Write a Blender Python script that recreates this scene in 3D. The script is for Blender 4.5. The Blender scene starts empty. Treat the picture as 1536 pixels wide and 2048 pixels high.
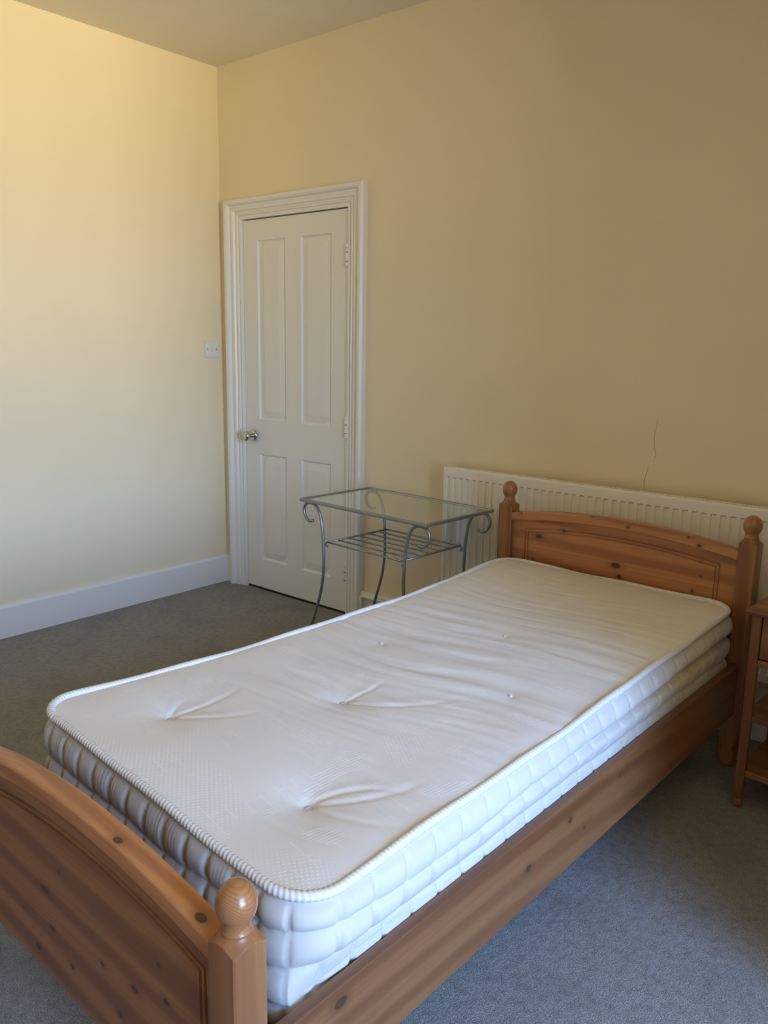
import bpy, bmesh, math, random
from mathutils import Vector, Matrix
random.seed(7)
S = bpy.context.scene
C = S.collection
PI = math.pi

# ---------------------------------------------------------------- camera
CAMP = (3.6947, -2.98, 1.3732)
YAW, PITCH, ROLL, FPX = 0.699, -0.202, 0.0171, 1644.45
fwd = Vector((-math.sin(YAW) * math.cos(PITCH), math.cos(YAW) * math.cos(PITCH), math.sin(PITCH)))
r0 = Vector((math.cos(YAW), math.sin(YAW), 0)); u0 = r0.cross(fwd)
rr = math.cos(ROLL) * r0 + math.sin(ROLL) * u0
uu = -math.sin(ROLL) * r0 + math.cos(ROLL) * u0
cd = bpy.data.cameras.new('camera'); cam = bpy.data.objects.new('camera', cd); C.objects.link(cam)
cam.matrix_world = Matrix(((rr.x, uu.x, -fwd.x, CAMP[0]), (rr.y, uu.y, -fwd.y, CAMP[1]), (rr.z, uu.z, -fwd.z, CAMP[2]), (0, 0, 0, 1)))
cd.sensor_fit = 'VERTICAL'; cd.sensor_height = 24.0; cd.lens = FPX * 24.0 / 2048.0
cd.clip_start = 0.02; cd.clip_end = 100
S.camera = cam

# ---------------------------------------------------------------- colour management / cycles
S.view_settings.view_transform = 'Standard'; S.view_settings.look = 'None'
S.view_settings.gamma = 1.0; S.view_settings.use_curve_mapping = False
S.view_settings.exposure = 0.0
S.cycles.use_denoising = True
S.cycles.max_bounces = 10; S.cycles.diffuse_bounces = 7; S.cycles.glossy_bounces = 4
S.cycles.transmission_bounces = 6; S.cycles.transparent_max_bounces = 8
S.cycles.caustics_reflective = False; S.cycles.caustics_refractive = False
S.cycles.sample_clamp_indirect = 6.0

# ---------------------------------------------------------------- daylight (world seen through the window)
JX, JY = 3.66, -1.30                      # unseen wall step, added to shade the bed head
RX, RY, RH = 6.2, -5.4, 2.7694          # room extents
WY0, WY1, WZ0, WZ1 = -3.6, -1.72, 0.50, 2.65   # window opening in the wall at x = RX
LOBE_AZ = math.radians(-14)
w = bpy.data.worlds.new('daylight'); S.world = w; w.use_nodes = True
nt = w.node_tree; nt.nodes.clear()
def wn(t, **k):
    n = nt.nodes.new(t)
    for a, b in k.items(): setattr(n, a, b)
    return n
tc = wn('ShaderNodeTexCoord'); sep = wn('ShaderNodeSeparateXYZ'); nt.links.new(tc.outputs['Generated'], sep.inputs[0])
mr = wn('ShaderNodeMapRange', interpolation_type='SMOOTHSTEP'); nt.links.new(sep.outputs['Z'], mr.inputs[0])
mr.inputs[1].default_value = -0.06; mr.inputs[2].default_value = 0.14
mixc = wn('ShaderNodeMix', data_type='RGBA'); nt.links.new(mr.outputs[0], mixc.inputs[0])
mixc.inputs[6].default_value = (0.66, 0.57, 0.39, 1)     # sunlit ground, garden
mixc.inputs[7].default_value = (0.90, 1.38, 2.20, 1)     # blue sky
# bright hazy sector of the outside straight across from the far wall
dot = wn('ShaderNodeVectorMath', operation='DOT_PRODUCT'); nt.links.new(tc.outputs['Generated'], dot.inputs[0])
dot.inputs[1].default_value = (math.cos(LOBE_AZ) * math.cos(math.radians(-13)), math.sin(LOBE_AZ) * math.cos(math.radians(-13)), math.sin(math.radians(-13)))
lm = wn('ShaderNodeMapRange', interpolation_type='SMOOTHERSTEP'); nt.links.new(dot.outputs['Value'], lm.inputs[0])
lm.inputs[1].default_value = math.cos(math.radians(17)); lm.inputs[2].default_value = math.cos(math.radians(5))
lm.inputs[3].default_value = 0.0; lm.inputs[4].default_value = 1.0
lob = wn('ShaderNodeMix', data_type='RGBA', blend_type='ADD'); nt.links.new(lm.outputs[0], lob.inputs[0])
nt.links.new(mixc.outputs[2], lob.inputs[6]); lob.inputs[7].default_value = (1.0, 0.82, 0.52, 1)
# sky dimmed to either side of the lobe, shaped to steer the room light
dz = wn('ShaderNodeVectorMath', operation='MULTIPLY'); nt.links.new(tc.outputs['Generated'], dz.inputs[0]); dz.inputs[1].default_value = (1, 1, 0)
dn = wn('ShaderNodeVectorMath', operation='NORMALIZE'); nt.links.new(dz.outputs[0], dn.inputs[0])
dd = wn('ShaderNodeVectorMath', operation='DOT_PRODUCT'); nt.links.new(dn.outputs[0], dd.inputs[0]); dd.inputs[1].default_value = (math.cos(LOBE_AZ), math.sin(LOBE_AZ), 0)
side = wn('ShaderNodeMapRange', interpolation_type='SMOOTHSTEP'); nt.links.new(dd.outputs['Value'], side.inputs[0])
side.inputs[1].default_value = math.cos(math.radians(24)); side.inputs[2].default_value = math.cos(math.radians(5)); side.inputs[3].default_value = 0.22
# ground light is dimmed less to the sides, to brighten the back wall
wide = wn('ShaderNodeMapRange'); nt.links.new(dd.outputs['Value'], wide.inputs[0])
wide.inputs[1].default_value = math.cos(math.radians(70)); wide.inputs[2].default_value = math.cos(math.radians(20)); wide.inputs[3].default_value = 0.6; wide.inputs[4].default_value = 1.2
sidem = wn('ShaderNodeMix', data_type='FLOAT'); nt.links.new(mr.outputs[0], sidem.inputs[0]); nt.links.new(wide.outputs[0], sidem.inputs[2]); nt.links.new(side.outputs[0], sidem.inputs[3])
# higher sky dimmed, shaped to even out near and far light in the room
topd = wn('ShaderNodeMapRange', interpolation_type='SMOOTHSTEP'); nt.links.new(sep.outputs['Z'], topd.inputs[0])
topd.inputs[1].default_value = .12; topd.inputs[2].default_value = .32; topd.inputs[3].default_value = 1.0; topd.inputs[4].default_value = .75
st0 = wn('ShaderNodeMath', operation='MULTIPLY'); nt.links.new(sidem.outputs[0], st0.inputs[0]); nt.links.new(topd.outputs[0], st0.inputs[1])
stren = wn('ShaderNodeMath', operation='MULTIPLY'); nt.links.new(st0.outputs[0], stren.inputs[0]); stren.inputs[1].default_value = 16.3
zen = wn('ShaderNodeMapRange'); nt.links.new(sep.outputs['Z'], zen.inputs[0]); zen.inputs[1].default_value = .15; zen.inputs[2].default_value = .45
zc = wn('ShaderNodeMix', data_type='RGBA', blend_type='MULTIPLY'); nt.links.new(zen.outputs[0], zc.inputs[0]); nt.links.new(lob.outputs[2], zc.inputs[6]); zc.inputs[7].default_value = (0.66, 0.95, 1.32, 1)
bg = wn('ShaderNodeBackground'); nt.links.new(zc.outputs[2], bg.inputs[0]); nt.links.new(stren.outputs[0], bg.inputs[1])
wo = wn('ShaderNodeOutputWorld'); nt.links.new(bg.outputs[0], wo.inputs[0])
w.cycles.sampling_method = 'MANUAL'; w.cycles.sample_map_resolution = 1024
pl = bpy.data.lights.new('window_portal', 'AREA'); pl.shape = 'RECTANGLE'
pl.size = WZ1 - WZ0; pl.size_y = WY1 - WY0; pl.cycles.is_portal = True
po = bpy.data.objects.new('window_portal', pl); C.objects.link(po)
po.location = (RX + 0.02, (WY0 + WY1) / 2, (WZ0 + WZ1) / 2); po.rotation_euler = (0, PI / 2, 0)

# ---------------------------------------------------------------- materials
def mat(name, col, rough=0.6, metal=0.0, spec=0.5, coat=0.0):
    m = bpy.data.materials.new(name); m.use_nodes = True
    b = m.node_tree.nodes['Principled BSDF']
    b.inputs['Base Color'].default_value = (*col, 1); b.inputs['Roughness'].default_value = rough
    b.inputs['Metallic'].default_value = metal; b.inputs['Specular IOR Level'].default_value = spec
    b.inputs['Coat Weight'].default_value = coat; b.inputs['Coat Roughness'].default_value = 0.15
    return m
class N:
    """small wrapper for building node chains"""
    def __init__(s, m): s.t = m.node_tree; s.b = s.t.nodes['Principled BSDF']; s.tc = s.t.nodes.new('ShaderNodeTexCoord')
    def n(s, t, **k):
        x = s.t.nodes.new(t)
        for a, b in k.items(): setattr(x, a, b)
        return x
    def l(s, a, b): s.t.links.new(a, b)
    def mapping(s, scale, loc=(0, 0, 0)):
        m = s.n('ShaderNodeMapping'); s.l(s.tc.outputs['Object'], m.inputs[0]); m.inputs['Scale'].default_value = scale; m.inputs['Location'].default_value = loc
        return m.outputs[0]
    def noise(s, vec, scale, detail=3, rough=0.5, dist=0.0):
        x = s.n('ShaderNodeTexNoise'); s.l(vec, x.inputs['Vector']); x.inputs['Scale'].default_value = scale
        x.inputs['Detail'].default_value = detail; x.inputs['Roughness'].default_value = rough; x.inputs['Distortion'].default_value = dist
        return x.outputs['Fac']
    def rng(s, v, a, b, c=0.0, d=1.0, smooth=True):
        x = s.n('ShaderNodeMapRange', interpolation_type='SMOOTHSTEP' if smooth else 'LINEAR'); s.l(v, x.inputs[0])
        for i, q in enumerate((a, b, c, d)): x.inputs[i + 1].default_value = q
        return x.outputs[0]
    def math(s, op, a, b=None):
        x = s.n('ShaderNodeMath', operation=op)
        for i, q in enumerate((a, b)):
            if q is None: continue
            if isinstance(q, (int, float)): x.inputs[i].default_value = q
            else: s.l(q, x.inputs[i])
        return x.outputs[0]
    def mix(s, f, a, b, blend='MIX'):
        x = s.n('ShaderNodeMix', data_type='RGBA', blend_type=blend)
        if isinstance(f, (int, float)): x.inputs[0].default_value = f
        else: s.l(f, x.inputs[0])
        for i, q in ((6, a), (7, b)):
            if isinstance(q, tuple): x.inputs[i].default_value = (*q, 1)
            else: s.l(q, x.inputs[i])
        return x.outputs[2]
    def col(s, v): s.l(v, s.b.inputs['Base Color'])
    def bump(s, h, strength, dist):
        x = s.n('ShaderNodeBump'); s.l(h, x.inputs['Height']); x.inputs['Strength'].default_value = strength; x.inputs['Distance'].default_value = dist
        s.l(x.outputs[0], s.b.inputs['Normal']); return x

def wall_mat(name, c, soot=False):
    m = mat(name, c, 0.75, spec=0.25); k = N(m)
    v = k.mapping((1, 1, 1))
    n1 = k.noise(v, 1.6, 2)
    base = k.mix(k.rng(n1, .3, .7), c, tuple(q * .965 for q in c))
    if soot:   # grey dust line that settled on the plaster just above the radiator
        sx = k.n('ShaderNodeSeparateXYZ'); k.l(k.tc.outputs['Object'], sx.inputs[0])
        n2 = k.noise(k.mapping((6, 1, 10)), 1.0, 3)
        z = k.math('ADD', sx.outputs['Z'], k.math('MULTIPLY', n2, -0.05))
        f = k.math('MULTIPLY', k.rng(z, .80, .88, 1, 0), k.rng(sx.outputs['X'], 1.55, 1.63))
        f = k.math('MULTIPLY', f, 0.22)
        base = k.mix(f, base, (0.30, 0.22, 0.13))
    k.col(base)
    k.bump(k.noise(v, 90, 4, .6), .10, .004)
    return m
M_wall = wall_mat('cream_wall_paint', (0.84, 0.745, 0.545))
M_wallr = wall_mat('cream_wall_paint_radiator_wall', (0.84, 0.745, 0.545), True)
M_ceil = wall_mat('ceiling_paint', (0.80, 0.76, 0.66))
M_white = mat('white_gloss_paint', (0.80, 0.80, 0.78), 0.35)
k = N(M_white); k.bump(k.noise(k.mapping((1, 1, 1)), 60, 3), .06, .002)
M_door = mat('white_door_paint', (0.78, 0.78, 0.75), 0.42)
k = N(M_door); k.bump(k.noise(k.mapping((60, 60, 5)), 3, 4), .10, .001)
M_rad = mat('radiator_enamel', (0.88, 0.86, 0.80), 0.33)
M_plastic = mat('white_plastic', (0.74, 0.74, 0.72), 0.3)
M_dark = mat('dark_gap', (0.02, 0.015, 0.01), 0.9)
M_screw = mat('dark_screw', (0.12, 0.11, 0.10), 0.4, 0.6)
M_chrome = mat('polished_chrome', (0.62, 0.60, 0.55), 0.12, 1.0)
M_steel = mat('grey_powder_coated_steel', (0.30, 0.31, 0.31), 0.38, 0.75)
k = N(M_steel); k.bump(k.noise(k.mapping((1, 1, 1)), 400, 2), .1, .0006)
M_glass = mat('table_glass', (0.86, 0.95, 0.92), 0.02)
M_glass.node_tree.nodes['Principled BSDF'].inputs['Transmission Weight'].default_value = 1.0
M_glass.node_tree.nodes['Principled BSDF'].inputs['IOR'].default_value = 1.30
M_crack = mat('crack_shadow', (0.36, 0.27, 0.165), 0.9)

def carpet_mat():
    m = mat('grey_cut_pile_carpet', (0.2, 0.2, 0.2), 1.0, spec=0.1); k = N(m)
    v = k.mapping((1, 1, 1))
    fine = k.noise(v, 330, 3, .7); mid = k.noise(v, 42, 4, .6); big = k.noise(v, 4.5, 4, .55)
    c = k.mix(k.rng(fine, .33, .68), (0.165, 0.162, 0.156), (0.50, 0.485, 0.460))
    c = k.mix(k.math('MULTIPLY', k.rng(mid, .42, .72), .40), c, (0.13, 0.13, 0.13))
    c = k.mix(k.math('MULTIPLY', k.rng(big, .45, .72), .28), c, (0.15, 0.145, 0.14))
    k.col(c)
    h = k.math('ADD', k.math('MULTIPLY', fine, .5), mid)
    k.bump(h, .9, .012)
    k.b.inputs['Sheen Weight'].default_value = .15
    return m
M_carpet = carpet_mat()

def pine(name, axis, knots=(), off=0.0, tone=1.0):
    """varnished knotty pine; grain along axis 0/1/2; knots = [(centre xyz, radius, stretch axis, angle)]"""
    m = mat(name, (0.4, 0.2, 0.08), 0.42, coat=0.12); k = N(m)
    sc = [9.0, 9.0, 9.0]; sc[axis] = 0.55
    v = k.mapping(tuple(sc), (off, off * .7, off * 1.3))
    warp = k.noise(v, 0.7, 2, .5)
    g = k.n('ShaderNodeTexWave', wave_type='BANDS', bands_direction='XYZ'[(axis + 1) % 3] if False else 'DIAGONAL'); k.l(v, g.inputs[0])
    g.inputs['Scale'].default_value = 0.9; g.inputs['Distortion'].default_value = 5.5; g.inputs['Detail'].default_value = 2.5; g.inputs['Detail Scale'].default_value = 1.2
    a = tuple(q * tone for q in (0.38, 0.168, 0.066)); b = tuple(q * tone for q in (0.255, 0.097, 0.036))
    c = k.mix(k.rng(g.outputs['Fac'], .15, .95), a, b)
    sc2 = [160.0, 160.0, 160.0]; sc2[axis] = 3.0
    f = k.noise(k.mapping(tuple(sc2)), 1.0, 2)
    c = k.mix(k.math('MULTIPLY', k.rng(f, .4, .7), .35), c, tuple(q * .72 for q in b))
    c = k.mix(k.math('MULTIPLY', k.rng(warp, .35, .7), .35), c, tuple(q * 1.18 for q in a))
    for cen, rad, st in knots:
        s1 = k.n('ShaderNodeVectorMath', operation='SUBTRACT'); k.l(k.tc.outputs['Object'], s1.inputs[0]); s1.inputs[1].default_value = cen
        s2 = k.n('ShaderNodeVectorMath', operation='MULTIPLY'); k.l(s1.outputs[0], s2.inputs[0])
        rad = rad * .86; q = [1 / rad] * 3; q[axis] = 1 / (rad * st)
        s2.inputs[1].default_value = q
        s3 = k.n('ShaderNodeVectorMath', operation='LENGTH'); k.l(s2.outputs[0], s3.inputs[0])
        d = s3.outputs['Value']
        c = k.mix(k.math('MULTIPLY', k.rng(d, .9, 2.6, 1, 0), .40), c, tuple(q * .55 for q in b))
        c = k.mix(k.rng(d, .75, 1.05, .92, 0), c, (0.060, 0.026, 0.014))
        c = k.mix(k.rng(d, .30, .60, .35, 0), c, (0.11, 0.05, 0.026))
    k.col(c)
    k.bump(f, .05, .001)
    return m

def fabric(name, pattern=True, stain=False):
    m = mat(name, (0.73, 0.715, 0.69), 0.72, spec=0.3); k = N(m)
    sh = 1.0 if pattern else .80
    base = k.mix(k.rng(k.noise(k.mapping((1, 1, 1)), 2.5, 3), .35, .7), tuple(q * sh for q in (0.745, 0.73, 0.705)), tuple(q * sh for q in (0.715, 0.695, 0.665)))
    k.b.inputs['Sheen Weight'].default_value = .1
    if pattern:
        uv = k.n('ShaderNodeUVMap')
        mp = k.n('ShaderNodeMapping'); k.l(uv.outputs[0], mp.inputs[0])
        # woven satin dots, present in drifting patches
        vs = k.n('ShaderNodeTexVoronoi', feature='F1'); vs.inputs['Scale'].default_value = 1.0; vs.inputs['Randomness'].default_value = 0.0
        md = k.n('ShaderNodeMapping'); k.l(uv.outputs[0], md.inputs[0]); md.inputs['Scale'].default_value = (118, 118, 1); md.inputs['Rotation'].default_value = (0, 0, .6)
        k.l(md.outputs[0], vs.inputs['Vector'])
        dots = k.rng(vs.outputs['Distance'], .20, .32, 1, 0)
        patch = k.n('ShaderNodeTexNoise'); k.l(uv.outputs[0], patch.inputs['Vector']); patch.inputs['Scale'].default_value = 3.2; patch.inputs['Detail'].default_value = 1
        su = k.n('ShaderNodeSeparateXYZ'); k.l(uv.outputs[0], su.inputs[0])
        edge = k.rng(su.outputs['Y'], .04, .26, .22, 0)
        dm = k.math('MULTIPLY', dots, k.rng(k.math('ADD', patch.outputs['Fac'], edge), .60, .70))
        # sparse outlined bars and squares of the damask
        br = k.n('ShaderNodeTexBrick'); mb = k.n('ShaderNodeMapping'); k.l(uv.outputs[0], mb.inputs[0]); mb.inputs['Rotation'].default_value = (0, 0, .12)
        k.l(mb.outputs[0], br.inputs['Vector']); br.inputs['Scale'].default_value = 9.0; br.inputs['Mortar Size'].default_value = .012; br.inputs['Mortar Smooth'].default_value = .3
        br.inputs['Brick Width'].default_value = .9; br.inputs['Row Height'].default_value = .33
        cell = k.n('ShaderNodeTexNoise'); k.l(uv.outputs[0], cell.inputs['Vector']); cell.inputs['Scale'].default_value = 8.5; cell.inputs['Detail'].default_value = 0
        bars = k.math('MULTIPLY', br.outputs['Fac'], k.rng(cell.outputs['Fac'], .58, .61))
        # fine parallel satin ribs in some cells
        wv = k.n('ShaderNodeTexWave'); k.l(mb.outputs[0], wv.inputs[0]); wv.inputs['Scale'].default_value = 40
        cell2 = k.n('ShaderNodeTexNoise'); m3 = k.n('ShaderNodeMapping'); k.l(uv.outputs[0], m3.inputs[0]); m3.inputs['Location'].default_value = (3.3, 7.1, 0)
        k.l(m3.outputs[0], cell2.inputs['Vector']); cell2.inputs['Scale'].default_value = 10; cell2.inputs['Detail'].default_value = 0
        ribs = k.math('MULTIPLY', k.rng(wv.outputs['Fac'], .5, .8), k.rng(cell2.outputs['Fac'], .64, .66))
        pt = k.math('MAXIMUM', k.math('MAXIMUM', dm, k.math('MULTIPLY', bars, .7)), k.math('MULTIPLY', ribs, .7))
        base = k.mix(k.math('MULTIPLY', pt, .55), base, (0.90, 0.90, 0.90))
        k.l(k.rng(pt, 0, 1, .72, .30), k.b.inputs['Roughness'])
        h = k.math('ADD', k.math('MULTIPLY', pt, .5), k.math('MULTIPLY', k.noise(k.mapping((1, 1, 1)), 45, 3), .5))
        k.bump(h, .22, .002)
    else:
        k.bump(k.noise(k.mapping((1, 1, 1)), 120, 3), .12, .002)
    if stain:   # yellowed patch low on the long side, towards the headboard
        s1 = k.n('ShaderNodeVectorMath', operation='SUBTRACT'); k.l(k.tc.outputs['Object'], s1.inputs[0]); s1.inputs[1].default_value = (2.94, -.72, .44)
        s2 = k.n('ShaderNodeVectorMath', operation='MULTIPLY'); k.l(s1.outputs[0], s2.inputs[0]); s2.inputs[1].default_value = (4, 3.2, 13)
        s3 = k.n('ShaderNodeVectorMath', operation='LENGTH'); k.l(s2.outputs[0], s3.inputs[0])
        base = k.mix(k.rng(s3.outputs['Value'], .3, 1.15, .55, 0), base, (0.60, 0.49, 0.24))
    k.col(base)
    return m
M_top = fabric('damask_mattress_fabric')
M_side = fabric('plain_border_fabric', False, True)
M_tape = mat('corded_tape', (0.70, 0.69, 0.675), 0.6)

# ---------------------------------------------------------------- mesh helpers
def link(name, bm, m, parent=None, smooth=False, bevel=0.0, loc=None):
    me = bpy.data.meshes.new(name)
    bmesh.ops.recalc_face_normals(bm, faces=bm.faces[:])
    bm.to_mesh(me); bm.free()
    o = bpy.data.objects.new(name, me); C.objects.link(o)
    if m: me.materials.append(m)
    if smooth:
        for p in me.polygons: p.use_smooth = True
    if bevel:
        b = o.modifiers.new('bevel', 'BEVEL'); b.width = bevel; b.segments = 2; b.limit_method = 'ANGLE'; b.angle_limit = 0.6
        for p in me.polygons: p.use_smooth = True
        wn_ = o.modifiers.new('wn', 'WEIGHTED_NORMAL'); wn_.keep_sharp = False
    if parent: o.parent = parent
    if loc: o.location = loc
    return o
def box(bm, x0, x1, y0, y1, z0, z1):
    v = [bm.verts.new(p) for p in ((x0, y0, z0), (x1, y0, z0), (x1, y1, z0), (x0, y1, z0), (x0, y0, z1), (x1, y0, z1), (x1, y1, z1), (x0, y1, z1))]
    for f in ((0, 3, 2, 1), (4, 5, 6, 7), (0, 1, 5, 4), (1, 2, 6, 5), (2, 3, 7, 6), (3, 0, 4, 7)): bm.faces.new([v[i] for i in f])
    return v
def tube(bm, pts, r, n=12, closed=False, cap=True):
    pts = [Vector(p) for p in pts]; L = len(pts); rings = []
    up = None
    for i, p in enumerate(pts):
        if closed: t = (pts[(i + 1) % L] - pts[i - 1]).normalized()
        else: t = (pts[min(i + 1, L - 1)] - pts[max(i - 1, 0)]).normalized()
        if up is None:
            up = Vector((0, 0, 1)) if abs(t.z) < .9 else Vector((1, 0, 0))
        a = (up - up.dot(t) * t).normalized(); b = t.cross(a); up = a
        rad = r(i / (L - 1)) if callable(r) else r
        rings.append([bm.verts.new(p + rad * (math.cos(2 * PI * j / n) * a + math.sin(2 * PI * j / n) * b)) for j in range(n)])
    for i in range(L if closed else L - 1):
        A, B = rings[i], rings[(i + 1) % L]
        for j in range(n): bm.faces.new((A[j], A[(j + 1) % n], B[(j + 1) % n], B[j]))
    if cap and not closed: bm.faces.new(rings[0][::-1]); bm.faces.new(rings[-1])
def smooth_path(pts, k=8):
    """Catmull-Rom through pts"""
    P = [Vector(p) for p in pts]; out = []
    for i in range(len(P) - 1):
        a = P[max(i - 1, 0)]; b = P[i]; c = P[i + 1]; d = P[min(i + 2, len(P) - 1)]
        for j in range(k):
            t = j / k
            out.append(0.5 * ((2 * b) + (c - a) * t + (2 * a - 5 * b + 4 * c - d) * t * t + (3 * b - a - 3 * c + d) * t ** 3))
    out.append(P[-1]); return out
def lathe(bm, prof, n=32, cen=(0, 0), axis='z'):
    """prof: (r, h) list; revolved about z (or x / y)"""
    rings = []
    for r, h in prof:
        ring = []
        for j in range(n):
            a = 2 * PI * j / n; p = (r * math.cos(a), r * math.sin(a))
            if axis == 'z': q = (cen[0] + p[0], cen[1] + p[1], h)
            elif axis == 'y': q = (cen[0] + p[0], h, cen[1] + p[1])
            else: q = (h, cen[0] + p[0], cen[1] + p[1])
            ring.append(bm.verts.new(q))
        rings.append(ring)
    for A, B in zip(rings, rings[1:]):
        for j in range(n): bm.faces.new((A[j], A[(j + 1) % n], B[(j + 1) % n], B[j]))
    bm.faces.new(rings[0][::-1]); bm.faces.new(rings[-1])
def thing(name, label, cat, loc=(0, 0, 0), rz=0.0, group=None):
    o = bpy.data.objects.new(name, None); C.objects.link(o); o.empty_display_size = .1
    o.location = loc; o.rotation_euler = (0, 0, rz); o['label'] = label; o['category'] = cat
    if group: o['group'] = group
    return o
def structure(o): o['kind'] = 'structure'; return o

# ================================================================= ROOM
T = 0.3
bm = bmesh.new(); box(bm, -T, RX + T, RY - T, T, -0.2, 0.0)
floor = structure(link('floor', bm, M_carpet))
bm = bmesh.new(); box(bm, -T, RX + T, RY - T, T, RH, RH + .2)
structure(link('ceiling', bm, M_ceil))
bm = bmesh.new(); box(bm, -T, 0, RY, 0, 0, RH)
structure(link('wall_left', bm, M_wall))
DX0, DX1, DZ0, DZ1 = 0.1824, 0.9448, 0.012, 1.992      # door leaf
# far wall with an opening for the door
bm = bmesh.new()
box(bm, -T, DX0 - .012, 0, T, 0, RH); box(bm, DX1 + .008, RX + T, 0, T, 0, RH); box(bm, DX0 - .012, DX1 + .008, 0, T, DZ1 + .01, RH)
wb = structure(link('wall_back', bm, M_wallr))
# the fine crack in the plaster: two branches, each a narrow groove line
bm = bmesh.new()
for pts in (((2.503, 1.118), (2.502, 1.085), (2.4985, 1.062), (2.4965, 1.045), (2.4975, 1.02), (2.503, 1.004), (2.507, .985), (2.503, .97), (2.501, .955)),
            ((2.482, .938), (2.479, .922), (2.474, .905), (2.470, .880), (2.4715, .862), (2.470, .846))):
    dense = smooth_path([(x, -.0003, z) for x, z in pts], 5)
    dense = [p + Vector((random.uniform(-.0016, .0016), 0, 0)) for p in dense]
    tube(bm, dense, lambda t: .0009 * (1 - .6 * abs(2 * t - 1)), 5)
link('wall_crack', bm, M_crack, wb)
bm = bmesh.new(); box(bm, -T, RX + T, RY - T, RY, 0, RH)
structure(link('wall_front', bm, M_wall))
bm = bmesh.new()
box(bm, JX, RX, JY, 0, 0, RH); box(bm, RX, RX + T, WY1, 0, 0, RH); box(bm, RX, RX + T, RY, WY0, 0, RH)  # first box: the added wall step that shades the bed head
box(bm, RX, RX + T, WY0, WY1, 0, WZ0); box(bm, RX, RX + T, WY0, WY1, WZ1, RH)
structure(link('wall_right', bm, M_wall))
# window: frame and sashes set near the outside of the reveal
win = structure(bpy.data.objects.new('window_1', None)); C.objects.link(win); win.location = (RX + .2, (WY0 + WY1) / 2, WZ0)
hw = (WY1 - WY0) / 2; hh = WZ1 - WZ0
bm = bmesh.new()
box(bm, -.03, .03, -hw, -hw + .05, 0, hh); box(bm, -.03, .03, hw - .05, hw, 0, hh)
box(bm, -.03, .03, -hw + .05, hw - .05, 0, .05); box(bm, -.03, .03, -hw + .05, hw - .05, hh - .05, hh)
box(bm, -.02, .02, -hw + .05, hw - .05, hh / 2 - .02, hh / 2 + .02)
link('window_frame', bm, M_white, win)
bm = bmesh.new(); box(bm, -.26, -.03, -hw - .04, hw + .04, -.035, -.001)
link('window_sill', bm, M_white, win)

# ---- skirting
def skirt(name, pts_fn):
    pass
SK = 0.155
bm = bmesh.new()
def skirt_profile(): return [(0, 0), (.020, 0), (.020, SK - .012), (.014, SK), (0, SK)]
def sweep_lin(bm, prof, A, B, nrm):
    A = Vector(A); B = Vector(B); nrm = Vector(nrm)
    ra = [bm.verts.new(A + nrm * d + Vector((0, 0, z))) for d, z in prof]; rb = [bm.verts.new(B + nrm * d + Vector((0, 0, z))) for d, z in prof]
    n = len(prof)
    for i in range(n): bm.faces.new((ra[i], ra[(i + 1) % n], rb[(i + 1) % n], rb[i]))
    bm.faces.new(ra[::-1]); bm.faces.new(rb)
sweep_lin(bm, skirt_profile(), (0, RY, 0), (0, 0, 0), (1, 0, 0))
# dried paint bead along the top of the board
tube(bm, [(.010 + .001 * math.sin(i * 1.7), RY + (0 - RY) * i / 160, SK + .0015 * math.sin(i * .9)) for i in range(161)], .0035, 6)
structure(link('baseboard_left', bm, M_white))
AW = .1163
bm = bmesh.new()
sweep_lin(bm, skirt_profile(), (.021, 0, 0), (DX0 - AW - .001, 0, 0), (0, -1, 0))
sweep_lin(bm, skirt_profile(), (DX1 + AW + .001, 0, 0), (JX - .001, 0, 0), (0, -1, 0))
structure(link('baseboard_back', bm, M_white))
bm = bmesh.new(); sweep_lin(bm, skirt_profile(), (RX, RY + .021, 0), (RX, JY - .001, 0), (-1, 0, 0))
structure(link('baseboard_right', bm, M_white))
bm = bmesh.new(); sweep_lin(bm, skirt_profile(), (0.021, RY, 0), (RX - .021, RY, 0), (0, 1, 0))
structure(link('baseboard_front', bm, M_white))

# ---- architrave (trim_1) mitred round the door
prof = [(.002, .03), (.002, -.010), (.010, -.012), (.014, -.012), (.016, -.006), (.022, -.006), (.026, -.014), (.036, -.017), (.040, -.012), (.046, -.012),
        (.052, -.022), (.066, -.024), (.074, -.020), (.080, -.020), (.086, -.034), (.094, -.040), (.108, -.040), (.1163, -.030), (.1163, 0), (.1163, .0)]
prof = prof[:-1]
bm = bmesh.new(); rings = []
for ci in range(4):
    ring = []
    for d, y in prof:
        x = DX0 - d if ci < 2 else DX1 + d
        z = 0.0 if ci in (0, 3) else DZ1 + .004 + d * (.1036 / .1163)
        ring.append(bm.verts.new((x, y, z)))
    rings.append(ring)
n = len(prof)
for A, B in zip(rings, rings[1:]):
    for i in range(n): bm.faces.new((A[i], A[(i + 1) % n], B[(i + 1) % n], B[i]))
bm.faces.new(rings[0][::-1]); bm.faces.new(rings[-1])
structure(link('trim_1', bm, M_white))

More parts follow.
